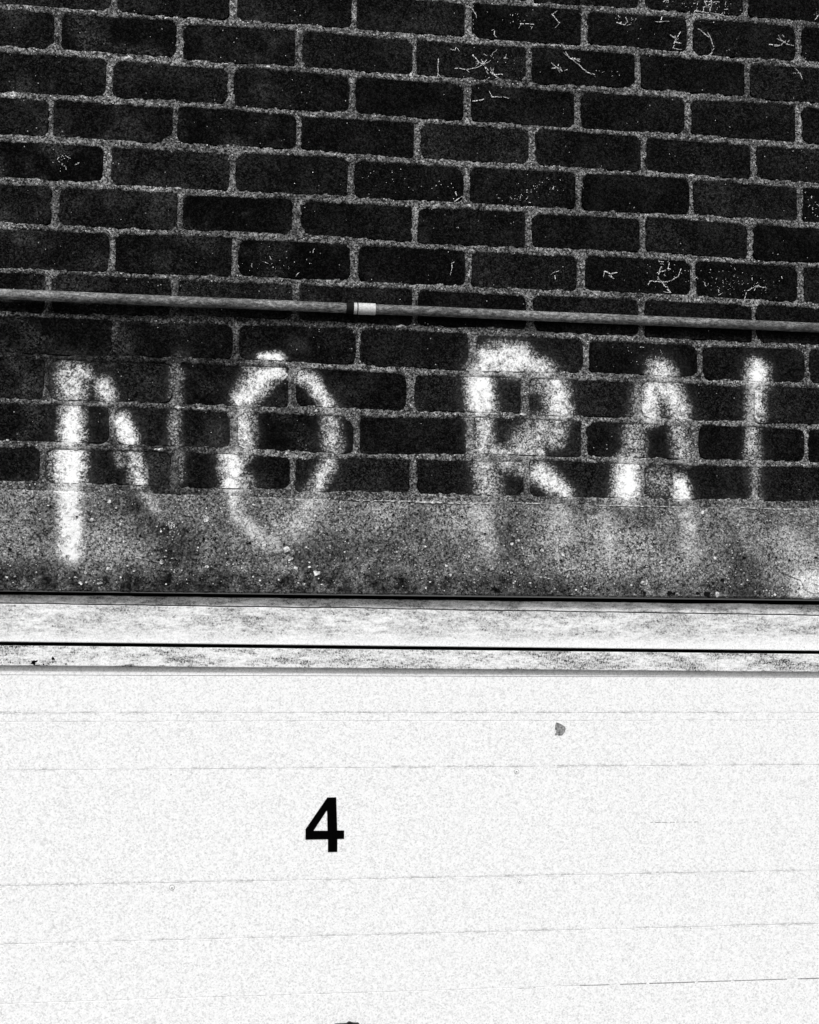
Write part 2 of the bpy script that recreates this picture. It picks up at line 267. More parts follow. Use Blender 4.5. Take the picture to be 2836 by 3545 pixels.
def mat_mortar():
    s = NT('lime_mortar')
    g = s.grit(440, 5, 1.7)
    big = s.noise(9, 3, 0.6, off=1)
    base = s.math('ADD', 0.012, s.math('MULTIPLY', g, 0.27))
    base = s.math('MULTIPLY', base, s.ramp(s.noise(130, 3, 0.8, off=41), 0.34, 0.66, 0.45, 1.55))
    base = s.math('MULTIPLY', base, s.ramp(big, 0.3, 0.7, 0.65, 1.25))
    blot = s.ramp(s.noise(34, 3, 0.6, off=14), 0.62, 0.74)
    base = s.math('MULTIPLY', base, s.math('ADD', 1.0, s.math('MULTIPLY', blot, 1.3)))
    d, r = s.voro(230, 2)
    spark = s.math('MULTIPLY', s.math('LESS_THAN', d, 0.26), s.math('GREATER_THAN', r, 0.955))
    base = s.mix(spark, base, 0.60)
    soot = s.attr('soot')
    soot = s.math('MULTIPLY', soot, s.ramp(s.noise(30, 3, off=8), 0.25, 0.6, 0.75, 1.1))
    base = s.math('MULTIPLY', base, s.math('SUBTRACT', 1.0, s.math('MULTIPLY', soot, 1.0), clamp=True))
    base = paint_over(s, base, s.attr('paint'), 0.74, 2.0, 0.70)
    s.bump(s.noise(420, 3, 0.8), 0.8, 0.0015)
    return s.done(base, 0.95, 0.05)

def mat_concrete():
    s = NT('weathered_concrete')
    g = s.grit(450, 3, 1.8)
    big = s.noise(9, 5, 0.7, off=21)
    base = s.math('ADD', s.math('ADD', 0.008, s.math('MULTIPLY', g, 0.30)), s.ramp(s.noise(150, 3, 0.85, off=31), 0.42, 0.66, 0.0, 0.13))
    base = s.math('MULTIPLY', base, s.ramp(big, 0.36, 0.64, 0.55, 1.5))
    fine_d, fr = s.voro(190, 6)
    spark = s.math('MULTIPLY', s.math('LESS_THAN', fine_d, 0.28), s.math('GREATER_THAN', fr, 0.91))
    base = s.mix(spark, base, 0.5)
    pd, pr = s.voro(130, 16)
    pit = s.math('MULTIPLY', s.math('LESS_THAN', pd, 0.22), s.math('GREATER_THAN', pr, 0.84))
    base = s.mix(pit, base, 0.006)
    soot = s.attr('soot')
    soot = s.math('MULTIPLY', soot, s.ramp(s.noise(40, 4, 0.7, off=8), 0.3, 0.65, 0.5, 1.15))
    base = s.math('MULTIPLY', base, s.math('SUBTRACT', 1.0, s.math('MULTIPLY', soot, 0.95), clamp=True))
    base = paint_over(s, base, s.attr('paint'), 1.12, 5.0)
    s.bump(s.math('SUBTRACT', s.noise(300, 4, 0.8), s.math('MULTIPLY', pit, 0.5)), 0.9, 0.0015)
    return s.done(base, 0.93, 0.06)

def mat_frame(name, sc, amount, streak, off):
    """old white gloss with grime held in the upper part"""
    s = NT(name)
    patch = s.noise(13, 5, 0.75, stretch=(0.7, 1, 3.0), off=off)
    sep = s.t.nodes.new('ShaderNodeSeparateXYZ'); s.t.links.new(s.pos, sep.inputs[0])
    fine = s.noise(sc, 2, 0.9, stretch=streak, off=off + 2)
    mid = s.noise(90, 4, 0.8, stretch=(0.45, 1, 1.6), off=off + 5)
    hgt = s.ramp(sep.outputs[2], *amount[1], 0.0, 1.0)
    k = s.math('MULTIPLY', s.math('ADD', s.math('MULTIPLY', s.ramp(patch, 0.36, 0.64), 0.7), s.math('MULTIPLY', s.ramp(mid, 0.40, 0.64), 0.45)), hgt)
    veil = s.math('MULTIPLY', k, amount[2])
    base = s.math('MULTIPLY', 0.82, s.math('SUBTRACT', 1.0, veil))
    th = s.math('SUBTRACT', 0.64, s.math('MULTIPLY', k, amount[0]))
    grime = s.math('MAXIMUM', s.ramp(fine, th, s.math('ADD', th, 0.20)), s.math('MULTIPLY', s.math('MULTIPLY', s.grit(430, off, 1.6), s.math('MINIMUM', k, 1.0)), 0.95))
    base = s.math('MULTIPLY', base, s.math('SUBTRACT', 1.0, s.math('MULTIPLY', s.grit(470, off + 4, 2.5), 0.22)))
    base = s.math('MULTIPLY', base, s.math('SUBTRACT', 1.0, s.math('MULTIPLY', grime, amount[3])))
    s.bump(s.noise(200, 3), 0.25, 0.0006)
    return s.done(base, 0.55, 0.3)

def mat_door():
    s = NT('white_door_paint')
    g = s.noise(150, 3, 0.75, off=3)
    base = s.math('MULTIPLY', s.ramp(g, 0.50, 0.78, 0.79, 0.58), s.math('SUBTRACT', 1.0, s.math('MULTIPLY', s.grit(460, 7, 2.5), 0.30)))
    # darker bands along the joints between the boards, broken up
    sep = s.t.nodes.new('ShaderNodeSeparateXYZ'); s.t.links.new(s.pos, sep.inputs[0])
    acc = None
    for z in (1.8998, 1.8063, 1.6176, 1.5234, 1.3343, 1.1478, 0.9608, 0.7738):
        d = s.math('ABSOLUTE', s.math('SUBTRACT', sep.outputs[2], z))
        v = s.ramp(d, 0.0012, 0.0042, 1.0, 0.0)
        acc = v if acc is None else s.math('MAXIMUM', acc, v)
    br = s.math('MULTIPLY', s.ramp(s.noise(22, 3, 0.7, off=3), 0.38, 0.62), s.ramp(s.noise(300, 2, 0.9, stretch=(0.6, 1, 1), off=13), 0.40, 0.62))
    base = s.mix(s.math('MULTIPLY', s.math('MULTIPLY', acc, br), 0.75), base, 0.28)
    s.bump(g, 0.10, 0.0004)
    return s.done(base, 0.5, 0.3)

def mat_joint():
    s = NT('dusty_joint')
    g = s.noise(90, 4, 0.75, stretch=(0.5, 1, 1), off=12)
    return s.done(s.ramp(g, 0.42, 0.62, 0.85, 0.40), 0.8, 0.1)

def mat_pipe():
    s = NT('galvanised_conduit')
    g = s.noise(260, 3, 0.75, stretch=(0.35, 1, 1), off=2)
    g2 = s.noise(18, 3, 0.6, stretch=(0.5, 1, 1), off=31)
    base = s.math('MULTIPLY', s.math('MULTIPLY', s.ramp(g, 0.3, 0.75, 0.04, 0.27), s.math('ADD', 0.55, s.math('MULTIPLY', s.grit(450, 3), 0.9))), s.ramp(g2, 0.3, 0.7, 0.6, 1.25))
    s.bump(g, 0.3, 0.0004)
    return s.done(base, 0.6, 0.25)

def plain(name, v, rough=0.6, spec=0.2, var=0.15, sc=120, metal=0.0):
    s = NT(name)
    g = s.noise(sc, 3, 0.7)
    s.bump(g, 0.2, 0.0005)
    return s.done(s.ramp(g, 0.3, 0.7, v * (1 - var), v * (1 + var)), rough, spec, metal)

M_BRICK = mat_brick([]); M_MORTAR = mat_mortar(); M_CONC = mat_concrete()
M_TRIM = mat_frame('grimy_white_trim', 330, (0.16, (1.8, 1.9), 0.55, 0.85), (0.8, 1, 1), 3)
M_HEAD = mat_frame('stained_white_board', 210, (0.16, (2.012, 2.050), 0.34, 0.85), (0.75, 1, 0.8), 8)
M_STOP = mat_frame('speckled_white_board', 340, (0.27, (1.935, 1.982), 0.26, 0.97), (1, 1, 0.5), 16)
M_DOOR = mat_door(); M_JOINT = mat_joint(); M_PIPE = mat_pipe()
M_BLACK = plain('black_vinyl', 0.0013, 0.8, 0.0, 0.5, 300)
M_TAPE = plain('black_tape', 0.010, 0.8, 0.03)
M_GAP_SHADE = plain('gap_shade', 0.006, 0.95, 0.0)
M_COLLAR = plain('white_plastic', 0.50, 0.5, 0.3, 0.25, 260)
M_LIME = plain('white_lime', 0.60, 0.9, 0.1, 0.75, 300)
M_STONE = plain('pale_stone_chip', 0.42, 0.8, 0.1, 0.95, 120)
M_PIT = plain('dark_pit', 0.006, 0.95, 0.0)
M_GRIME = plain('grey_residue', 0.20, 0.9, 0.1, 0.75, 260)
M_IRON = plain('black_iron', 0.008, 0.5, 0.2, 0.4, 80)
M_PAVE = plain('paving_concrete', 0.28, 0.9, 0.2, 0.3, 12)
M_ASPH = plain('asphalt', 0.05, 0.9, 0.2, 0.4, 30)

_bm = {}
def brick_mat(xa, xb, za, zb):
    """the brick's material: plain, or with the spray strokes that cross this brick"""
    key = []
    for i, (x0, z0, x1, z1, r, a) in enumerate(STROKES):
        g = r * 2.5 + 0.004
        if max(x0, x1) + g > xa and min(x0, x1) - g < xb and max(z0, z1) + g > za and min(z0, z1) - g < zb: key.append(i)
    key = tuple(key)
    if not key: return M_BRICK
    if key not in _bm: _bm[key] = mat_brick([STROKES[i] for i in key])
    return _bm[key]
def coverage(X, Z, L, inner=0.0, outer=1.62, warp=0.0):
    """the same strokes as a per-vertex coverage"""
    out = np.zeros(X.shape)
    for x0, z0, x1, z1, r, a in L:
        dx, dz = x1 - x0, z1 - z0; q = max(dx*dx + dz*dz, 1e-9)
        h = np.clip(((X - x0) * dx + (Z - z0) * dz) / q, 0, 1)
        d = np.hypot(X - x0 - h * dx, Z - z0 - h * dz)
        t = np.clip((r * outer - d) / (r * outer - r * inner), 0, 1)
        u = np.clip(1 - d / (r * 2.7), 0, 1)
        out = np.maximum(out, a * 0.86 * t * t * (3 - 2 * t) + a * 0.17 * u * u * (3 - 2 * u))
    return out
def set_attr(me, name, vals):
    at_ = me.attributes.new(name, 'FLOAT', 'POINT'); at_.data.foreach_set('value', np.asarray(vals, dtype=np.float32).ravel())

# ================================================================ the ground outside the garage
g = MB(); g.box(-60, 60, -60, 60, -0.3, -0.12); tag(g.build('ground', M_ASPH), kind='structure')
g = MB(); g.box(-6, 6, -3.2, 0.5, -0.12, 0.0); tag(g.build('pavement', M_PAVE), kind='structure')

# ================================================================ brick wall
def bed(k, x):
    """height of bed joint k at x"""
    if k in BEDS:
        pts = BEDS[k]
        if k == 11 and x > 1.0 or k == 11 and x < -1.0: return 2.281
        return float(np.interp(x, [p[0] for p in pts], [p[1] for p in pts]))
    if k < -1: return bed(-1, x) + PITCH * (-1 - k)
    return 2.281 - PITCH * (k - 11)
def joints(k, xa, xb):
    if k in JOINTS: J = list(JOINTS[k])
    else:
        src = 1 if k % 2 else 2
        J = [JOINTS[src][0] + UP * i + 0.004 * math.sin(k * 3.1 + i * 2.3) for i in range(7)]
    while J[0] > xa: J.insert(0, J[0] - UP)
    while J[-1] < xb: J.append(J[-1] + UP)
    return J
WX = (-3.1, 3.2); K0 = -14; K1 = 40
FX = (-0.86, 0.90); FZ = (2.2660, 3.31)      # finely modelled mortar
VT = 0.0060                                   # half width of an upright joint
HB = 0.0062                                   # half height of a bed joint
bricks = []                                   # (k, x0, x1, corner heights)
for k in range(K0, K1):
    J = joints(k, *WX)
    for a, b in zip(J[:-1], J[1:]):
        if bed(k, 0) < 0.0: continue
        spans = [(a, b)]
        if k >= 12:
            e0, e1 = (X_OPEN[0] - 0.15, X_OPEN[1] + 0.15) if k <= 14 else X_OPEN
            spans = []
            if a < e0 - 0.03: spans.append((a, min(b, e0)))
            if b > e1 + 0.03: spans.append((max(a, e1), b))
        for x0, x1 in spans:
            v0 = VT + random.uniform(-0.0022, 0.0024); v1 = VT + random.uniform(-0.0022, 0.0024)
            xa, xb = x0 + v0, x1 - v1
            h = [HB + random.uniform(-0.0022, 0.0024) for _ in range(4)]
            q = [bed(k, xa) + h[0], bed(k, xb) + h[1], bed(k-1, xb) - h[2], bed(k-1, xa) - h[3]]  # bl br tr tl
            bricks.append((k, xa, xb, q, random.uniform(0.003, 0.013)))
def outline(br, grow, jit, origin):
    k, xa, xb, q, rad = br
    ox, oz = origin
    P = [(xa - grow, q[0] - grow), (xb + grow, q[1] - grow), (xb + grow, q[2] + grow), (xa - grow, q[3] + grow)]
    r = rad + grow; out = []
    for i in range(4):
        a, b, c = Vector(P[i-1]), Vector(P[i]), Vector(P[(i+1) % 4])
        u = (a - b).normalized(); w = (c - b).normalized()
        rr = min(r * random.uniform(0.6, 1.3), 0.02)
        out += [b + u * rr, b + (u + w) * rr * 0.29, b + w * rr]
        mid = b.lerp(c, random.uniform(0.35, 0.65)); out.append(mid + Vector((w.y, -w.x)) * random.uniform(-jit, jit))
    return [(p.x - ox, p.y - oz) for p in out]
def brick_geo(mb, br, origin=(0, 0)):
    yf = -0.0022 + random.uniform(-0.0006, 0.0006)
    o = outline(br, 0.0016, 0.0008, origin)
    n = len(o)
    cx = sum(p[0] for p in o) / n; cz = sum(p[1] for p in o) / n
    tl = [random.uniform(-0.0006, 0.0006) for _ in range(2)]
    front = [(cx + (x - cx) * 0.985, yf + tl[0] * (x - cx) * 8 + tl[1] * (z - cz) * 20, cz + (z - cz) * 0.965) for x, z in o]
    back = [(x, 0.011, z) for x, z in o]
    V = front + back
    F = [tuple(range(n))] + [(i, i + n, (i+1) % n + n, (i+1) % n) for i in range(n)]
    mb.add(V, F)
wall = empty('brick_wall', (0, 0, 0))
tag(wall, 'dark brick wall with pale mortar and faded white spray-painted letters NORAI above the white door', 'wall')
far = MB()
for br in bricks:
    k, xa, xb, q, rad = br
    cx = (xa + xb) / 2; cz = sum(q) / 4
    if -1.2 < cx < 1.25 and -5 <= k <= 11:
        mb = MB(); brick_geo(mb, br, (cx, cz))
        mb.build('brick', brick_mat(xa, xb, q[0], q[2]), wall, (cx, 0, cz))
    else: brick_geo(far, br)
tag(far.build('brick_field', M_BRICK, wall), kind='stuff')

# mortar: a fine raked sheet that laps unevenly over the brick edges, plus the backing of the wall
dx = 0.0026
nx = int((FX[1] - FX[0]) / dx); nz = int((FZ[1] - FZ[0]) / dx)
gx = np.linspace(FX[0], FX[1], nx + 1); gz = np.linspace(FZ[0], FZ[1], nz + 1)
X, Z = np.meshgrid(gx, gz)
S = np.full(X.shape, 0.02)                     # signed distance to the nearest brick's edge, >0 in the joints
for k, xa, xb, q, rad in bricks:
    if xb < FX[0] - 0.02 or xa > FX[1] + 0.02 or q[2] < FZ[0] - 0.02 or q[0] > FZ[1] + 0.02: continue
    i0, i1 = np.searchsorted(gx, [xa - 0.02, xb + 0.02]); j0, j1 = np.searchsorted(gz, [min(q[:2]) - 0.02, max(q[2:]) + 0.02])
    if i0 >= i1 or j0 >= j1: continue
    xx = X[j0:j1, i0:i1]; zz = Z[j0:j1, i0:i1]
    t = np.clip((xx - xa) / (xb - xa), 0, 1)
    zb = q[0] + (q[1] - q[0]) * t; zt = q[3] + (q[2] - q[3]) * t
    hx = np.abs(xx - (xa + xb) / 2) - (xb - xa) / 2 + rad
    hz = np.abs(zz - (zb + zt) / 2) - (zt - zb) / 2 + rad
    d = np.minimum(np.maximum(hx, hz), 0) + np.hypot(np.maximum(hx, 0), np.maximum(hz, 0)) - rad
    S[j0:j1, i0:i1] = np.minimum(S[j0:j1, i0:i1], d)
for k, xa, xb, q, rad in bricks:                # chipped corners filled with mortar
    for cx, cz, e in ((xa, q[0], 0), (xb, q[1], 1), (xb, q[2], 2), (xa, q[3], 3)):
        rr = 0.0
        if random.random() < 0.22: rr = random.uniform(0.006, 0.011)
        if k == 3 and e == 1 and abs(xb + 0.4224) < 0.01: rr = 0.017
        if k == 10 and e == 2 and abs(xb + 0.101) < 0.01: rr = 0.014
        if not rr or not (FX[0] < cx < FX[1] and FZ[0] < cz < FZ[1]): continue
        i0, i1 = np.searchsorted(gx, [cx - 0.02, cx + 0.02]); j0, j1 = np.searchsorted(gz, [cz - 0.02, cz + 0.02])
        xx = X[j0:j1, i0:i1] - cx; zz = Z[j0:j1, i0:i1] - cz
        S[j0:j1, i0:i1] = np.maximum(S[j0:j1, i0:i1], rr - (np.abs(xx) + np.abs(zz)) * 0.85)
def vnoise(cell, seed, oct=3):
    """smooth value noise on the same sheet"""
    r = np.random.default_rng(seed); tot = np.zeros(X.shape); amp = 1.0; s = 0
    for o in range(oct):
        c = cell / 2 ** o
        a = r.random((int((FZ[1]-FZ[0]) / c) + 3, int((FX[1]-FX[0]) / c) + 3))
        u = (X - FX[0]) / c; v = (Z - FZ[0]) / c
        iu = u.astype(int); iv = v.astype(int); fu = u - iu; fv = v - iv
        fu = fu * fu * (3 - 2 * fu); fv = fv * fv * (3 - 2 * fv)
        tot += amp * (a[iv, iu] * (1-fu) * (1-fv) + a[iv, iu+1] * fu * (1-fv) + a[iv+1, iu] * (1-fu) * fv + a[iv+1, iu+1] * fu * fv)
        s += amp; amp *= 0.6
    return tot / s - 0.5
edge = S + vnoise(0.032, 1) * 0.0058 + vnoise(0.008, 2, 2) * 0.0058
lap = 1 / (1 + np.exp(-edge / 0.0005))
relief = vnoise(0.012, 3, 3) * 0.0022 + vnoise(0.0053, 4, 1) * 0.0016
hollow = np.clip(edge / 0.006, 0, 1) * 0.0008
Y = 0.0050 * (1 - lap) + lap * (-0.0034 + hollow + relief)

Vn = np.stack([X, Y, Z], -1).reshape(-1, 3)
idx = np.arange((nx+1) * (nz+1)).reshape(nz+1, nx+1)
Fq = np.stack([idx[:-1, :-1], idx[:-1, 1:], idx[1:, 1:], idx[1:, :-1]], -1).reshape(-1, 4)
me = bpy.data.meshes.new('mortar')
me.vertices.add(len(Vn)); me.vertices.foreach_set('co', Vn.astype(np.float32).ravel())
me.loops.add(Fq.size); me.loops.foreach_set('vertex_index', Fq.astype(np.int32).ravel())
me.polygons.add(len(Fq)); me.polygons.foreach_set('loop_start', (np.arange(len(Fq)) * 4).astype(np.int32))
me.update(calc_edges=True); me.validate()
set_attr(me, 'paint', coverage(X, Z, STROKES)); set_attr(me, 'soot', coverage(X, Z, SOOT, 0.1))
link('mortar', me, M_MORTAR, wall)
bk = MB()
ztop = 4.15
bk.box(WX[0], FX[0] - 0.0005, 0.0, 0.010, 2.2715, ztop); bk.box(FX[1] + 0.0005, WX[1], 0.0, 0.010, 2.2715, ztop)
bk.box(FX[0], FX[1], 0.0, 0.010, FZ[1] + 0.0005, ztop)
bk.box(WX[0], WX[1], 0.0115, 0.22, 2.2715, ztop)
bk.box(WX[0], X_OPEN[0] - 0.15, 0.0, 0.22, 2.06, 2.271); bk.box(X_OPEN[1] + 0.15, WX[1], 0.0, 0.22, 2.06, 2.271)
bk.box(WX[0], X_OPEN[0], 0.0, 0.22, 0.0, 2.0595); bk.box(X_OPEN[1], WX[1], 0.0, 0.22, 0.0, 2.0595)
bk.build('mortar_backing', M_MORTAR, wall)
cp = MB(); cp.box(WX[0] - 0.03, WX[1] + 0.03, -0.04, 0.26, ztop + 0.002, ztop + 0.07)
cp.build('coping', M_CONC, wall)

# threads and flecks of lime on the bricks: thin crusts
lm = MB()
def thread(pts, w0):
    P = [Vector((x, z)) for x, z in pts]
    Q = []
    for a, b in zip(P[:-1], P[1:]):
        n = max(2, int((b - a).length / 0.004))
        for i in range(n):
            q = a.lerp(b, i / n)
            Q.append(q + Vector((random.uniform(-1, 1), random.uniform(-1, 1))) * 0.0009)
    Q.append(P[-1])
    for i in range(len(Q) - 1):
        if random.random() < 0.24: continue
        d = (Q[i+1] - Q[i]); 
        if d.length < 1e-6: continue
        nrm = Vector((-d.y, d.x)).normalized()
        t = 1 - 0.55 * i / len(Q)
        w = w0 * t * random.uniform(0.6, 1.3) / 2
        a, b = Q[i] - d * 0.15, Q[i+1] + d * 0.15
        lm.plate([(a.x - nrm.x*w, a.y - nrm.y*w), (b.x - nrm.x*w, b.y - nrm.y*w), (b.x + nrm.x*w, b.y + nrm.y*w), (a.x + nrm.x*w, a.y + nrm.y*w)], -0.0042, -0.0020)
for i, t in enumerate(TRACES): thread(t, 0.0012)
for t in TRACES:            # hair-fine side branches
    for _ in range(2):
        a = Vector(random.choice(t)); ang = random.uniform(0, 6.28); l = random.uniform(0.006, 0.016)
        thread([tuple(a), (a.x + math.cos(ang) * l, a.y + math.sin(ang) * l)], 0.0006)
def fleck(x, z, r, mb=lm, y=-0.0042, y1=-0.0020, n=5, st=1.0):
    a0 = random.uniform(0, 6.28)
    pts = []
    for i in range(n):
        a = a0 + 6.283 * i / n
        rr = r * random.uniform(0.45, 1.3)
        pts.append((x + math.cos(a) * rr * st, z + math.sin(a) * rr))
    mb.plate(pts, y, y1)
for x, z, a, b, n in SPECKS:
    for _ in range(int(n * 1.0)):
        px = x + random.gauss(0, a * 0.75); pz = z + random.gauss(0, b * 0.6)
        if random.random() < 0.12:
            ang = random.uniform(0, 6.28); l = random.uniform(0.003, 0.008)
            thread([(px, pz), (px + l * math.cos(ang), pz + l * math.sin(ang))], 0.0007)
        else: fleck(px, pz, random.uniform(0.0003, 0.0009), n=4)
for _ in range(160):
    px = random.uniform(-0.72, 0.76); pz = random.uniform(2.3, 3.2)
    fleck(px, pz, random.uniform(0.0004, 0.0009), n=4)
tag(lm.build('lime_crust', M_LIME, wall), kind='stuff')
# lumps of pale mortar left in the beds
mo = MB()
for x, z, r in ((-0.56, 3.100, .006), (-0.43, 3.078, .006), (-0.50, 3.012, .008), (-0.335, 3.010, .006), (-0.262, 3.006, .006), (-0.62, 2.951, .005), (-0.14, 2.842, .006),
                (-0.41, 2.795, .006), (0.10, 2.790, .006), (-0.17, 2.712, .007), (0.511, 2.865, .008), (0.06, 2.44, .006), (-0.36, 2.425, .008), (-0.40, 2.428, .008), (-0.165, 2.418, .006), (0.20, 2.428, .006),
                (-0.43, 2.349, .006), (-0.02, 2.565, .007), (0.215, 2.705, .005), (-0.5, 2.66, .005), (0.30, 3.02, .005), (0.6, 3.1, .005)):
    n = 9; ring = []; z = min((bed(q_, x) for q_ in range(-1, 12)), key=lambda v: abs(v - z)) + random.uniform(-0.003, 0.003)
    for i in range(n):
        a = 6.283 * i / n; rr = r * random.uniform(0.25, 1.0)
        ring.append((x + math.cos(a) * rr * 1.6, -0.0030, z + math.sin(a) * rr * 0.7))
    inner = [(x + (p[0]-x) * 0.5, -0.0062 + random.uniform(-.001, .001), z + (p[2]-z) * 0.5) for p in ring]
    mo.add(ring + inner, [(i, (i+1) % n, (i+1) % n + n, i + n) for i in range(n)] + [tuple(n + i for i in range(n))])
tag(mo.build('mortar_crumb', M_STONE, wall), kind='stuff')

# ================================================================ concrete lintel
lintel = empty('concrete_lintel', (0.03, 0, 2.104))
tag(lintel, 'weathered grey concrete lintel with stone chips, between the bricks and the white door frame', 'lintel')
lx0, lx1 = X_OPEN[0] - 0.15, X_OPEN[1] + 0.15
xs = np.concatenate([np.linspace(lx0, -0.76, 12)[:-1], np.linspace(-0.76, 0.82, 560), np.linspace(0.82, lx1, 14)[1:]])
zs = np.linspace(0, 1, 58)
def lbot(x): return float(np.interp(x, [-0.7, 0, 0.75], [2.1026, 2.104, 2.1059])) + 0.0011 * mn.noise(Vector((x * 35, 7, 0))) + 0.0009 * mn.noise(Vector((x * 120, 9, 0)))
def ltop(x): return bed(11, x) - 0.0072 + 0.0012 * mn.noise(Vector((x * 22, 3, 0)))
V = []; F = []
for x in xs:
    b, t = lbot(x), ltop(x)
    for i, s in enumerate(zs):
        z = b + (t - b) * s
        e = min(s, 1 - s) * (t - b)
        rnd = 0.0025 * max(0, 1 - e / 0.0025) ** 2
        y = -0.0045 + 0.0012 * mn.noise(Vector((x * 60, z * 60, 0))) + 0.0008 * mn.noise(Vector((x * 190, z * 190, 5))) + rnd
        V.append((x, y, z))
n = len(zs)
for i in range(len(xs) - 1):
    for j in range(n - 1):
        F.append((i*n+j, (i+1)*n+j, (i+1)*n+j+1, i*n+j+1))
lb = MB(); lb.add(V, F)
lb.box(lx0 + 0.001, lx1 - 0.001, 0.0035, 0.22, 2.1045, 2.2700)
bo = lb.build('beam', M_CONC, lintel)
co = np.array(lb.V); set_attr(bo.data, 'paint', coverage(co[:,0], co[:,2], STROKES, 0.1, 1.45)); set_attr(bo.data, 'soot', coverage(co[:,0], co[:,2], LSOOT, 0.1))
# repair patch at the right
pt = MB()
PO = [(0.649, 2.2662), (0.6495, 2.255), (0.6511, 2.2439), (0.6475, 2.23), (0.6492, 2.218), (0.6485, 2.2053), (0.6532, 2.197), (0.6573, 2.1883), (0.6590, 2.176), (0.6638, 2.1606), (0.670, 2.153), (0.6794, 2.1492), (0.695, 2.142), (0.7108, 2.1377), (0.716, 2.128), (0.7197, 2.1185), (0.735, 2.1135), (0.90, 2.1130), (0.92, 2.2650)]
n = len(PO); cxp, czp = 0.78, 2.19
r0 = [(x + random.uniform(-.0008, .0008), -0.0035, z + random.uniform(-.0008, .0008)) for x, z in PO]
r1 = [(cxp + (x - cxp) * 0.985, -0.0064, czp + (z - czp) * 0.975) for x, y, z in r0]
G = 30
def edge_at(t, k):                      # shrink the outline in rings, so that the face can carry relief and paint
    return [(cxp + (p[0] - cxp) * (1 - t), -0.0064 + 0.0010 * mn.noise(Vector((p[0] * 70 * (1-t), p[2] * 90, k))), czp + (p[2] - czp) * (1 - t)) for p in r1d]
r0d = []; r1d = []
for i in range(n):
    for s_ in range(6):
        t = s_ / 6; a, b = r0[i], r0[(i+1) % n]
        q_ = tuple(a[j] + (b[j] - a[j]) * t for j in range(3)); r0d.append(q_)
        a, b = r1[i], r1[(i+1) % n]
        r1d.append(tuple(a[j] + (b[j] - a[j]) * t for j in range(3)))
n = len(r0d); rings = [r0d] + [edge_at(k / G, k) for k in range(G)]
pt.add([v for r_ in rings for v in r_], [(k*n+i, (k+1)*n+i, (k+1)*n+(i+1) % n, k*n+(i+1) % n) for k in range(G) for i in range(n)] + [tuple(G*n + i for i in range(n))])
po = pt.build('repair_patch', M_CONC, lintel)
co = np.array(pt.V); set_attr(po.data, 'paint', coverage(co[:,0], co[:,2], STROKES, 0.1, 1.45)); set_attr(po.data, 'soot', coverage(co[:,0], co[:,2], LSOOT, 0.1))
# stone chips and pits in its face
st = MB(); pi_ = MB()
def dens(x, z):
    d = 0.35 + 0.9 * max(0, mn.noise(Vector((x * 5, z * 9, 2))))
    if 2.115 < z < 2.17: d += 0.5
    if z < 2.116 : d *= 0.3
    return d
for _ in range(3400):
    x = random.uniform(-0.8, 0.85); z = random.uniform(2.108, 2.262)
    if random.random() > dens(x, z) * 0.42: continue
    r = min(0.0006 + random.expovariate(1 / 0.00055), 0.0034)
    if x > 0.64 and z > 2.14: yy = -0.0085
    else: yy = -0.0062
    fleck(x, z, r, st, yy, -0.003, 6, random.uniform(0.6, 1.6))
for x, z, r in ((-0.348, 2.228, .0058), (-0.503, 2.192, .0045), (-0.535, 2.223, .004), (-0.212, 2.18, .006), (-0.205, 2.163, .005), (-0.195, 2.147, .005), (-0.16, 2.14, .005), (-0.42, 2.155, .004), (0.555, 2.112, .005), (0.19, 2.2, .004), (0.42, 2.13, .006), (0.33, 2.21, .004), (-0.31, 2.155, .004), (-0.345, 2.147, .003)):
    fleck(x, z, r, st, -0.0066, -0.003, 8, 1.1)
for _ in range(46):          # lighter crumbly knot left of centre
    a = random.uniform(0, 6.28); rr = abs(random.gauss(0, 0.018))
    fleck(-0.407 + math.cos(a) * rr * 0.8, 2.213 + math.sin(a) * rr, random.uniform(0.0007, 0.0018), st, -0.0064, -0.003, 5)
tag(st.build('stone_chip', M_STONE, lintel), kind='stuff')
for _ in range(520):
    x = random.uniform(-0.8, 0.85); z = random.uniform(2.108, 2.262)
    fleck(x, z, min(0.0006 + random.expovariate(1 / 0.0005), 0.003), pi_, -0.0087 if x > .64 and z > 2.14 else -0.0064, -0.003, 6, random.uniform(0.7, 1.4))
for x, z, r in ((0.537, 2.1115, .0055), (0.465, 2.1125, .0045), (0.475, 2.1125, .003), (0.42, 2.113, .003), (0.15, 2.1165, .0045), (0.156, 2.1135, .004)):
    fleck(x, z, r, pi_, -0.0070, -0.003, 9, 1.2)
tag(pi_.build('pit', M_PIT, lintel), kind='stuff')
# thin scratch lines along its top edge
sc = MB()
for a, b, z0, z1 in ((-0.10, 0.045, 2.2655, 2.2655), (0.0, 0.15, 2.2640, 2.2640), (0.18, 0.23, 2.2668, 2.2668), (0.35, 0.5, 2.2658, 2.2662), (0.60, 0.75, 2.2672, 2.2655), (-0.470, -0.420, 2.1625, 2.1530)):
    N = 24
    for i in range(N):
        if random.random() < 0.25: continue
        x = a + (b - a) * i / N; x2 = a + (b - a) * (i + 1) / N; z = z0 + (z1 - z0) * i / N + random.uniform(-.0004, .0004)
        w = random.uniform(0.0004, 0.0009)
        sc.plate([(x, z - w), (x2, z - w + (z1-z0)/N), (x2, z + w + (z1-z0)/N), (x, z + w)], -0.0066, -0.003)
tag(sc.build('lime_edge', M_STONE, lintel), kind='stuff')

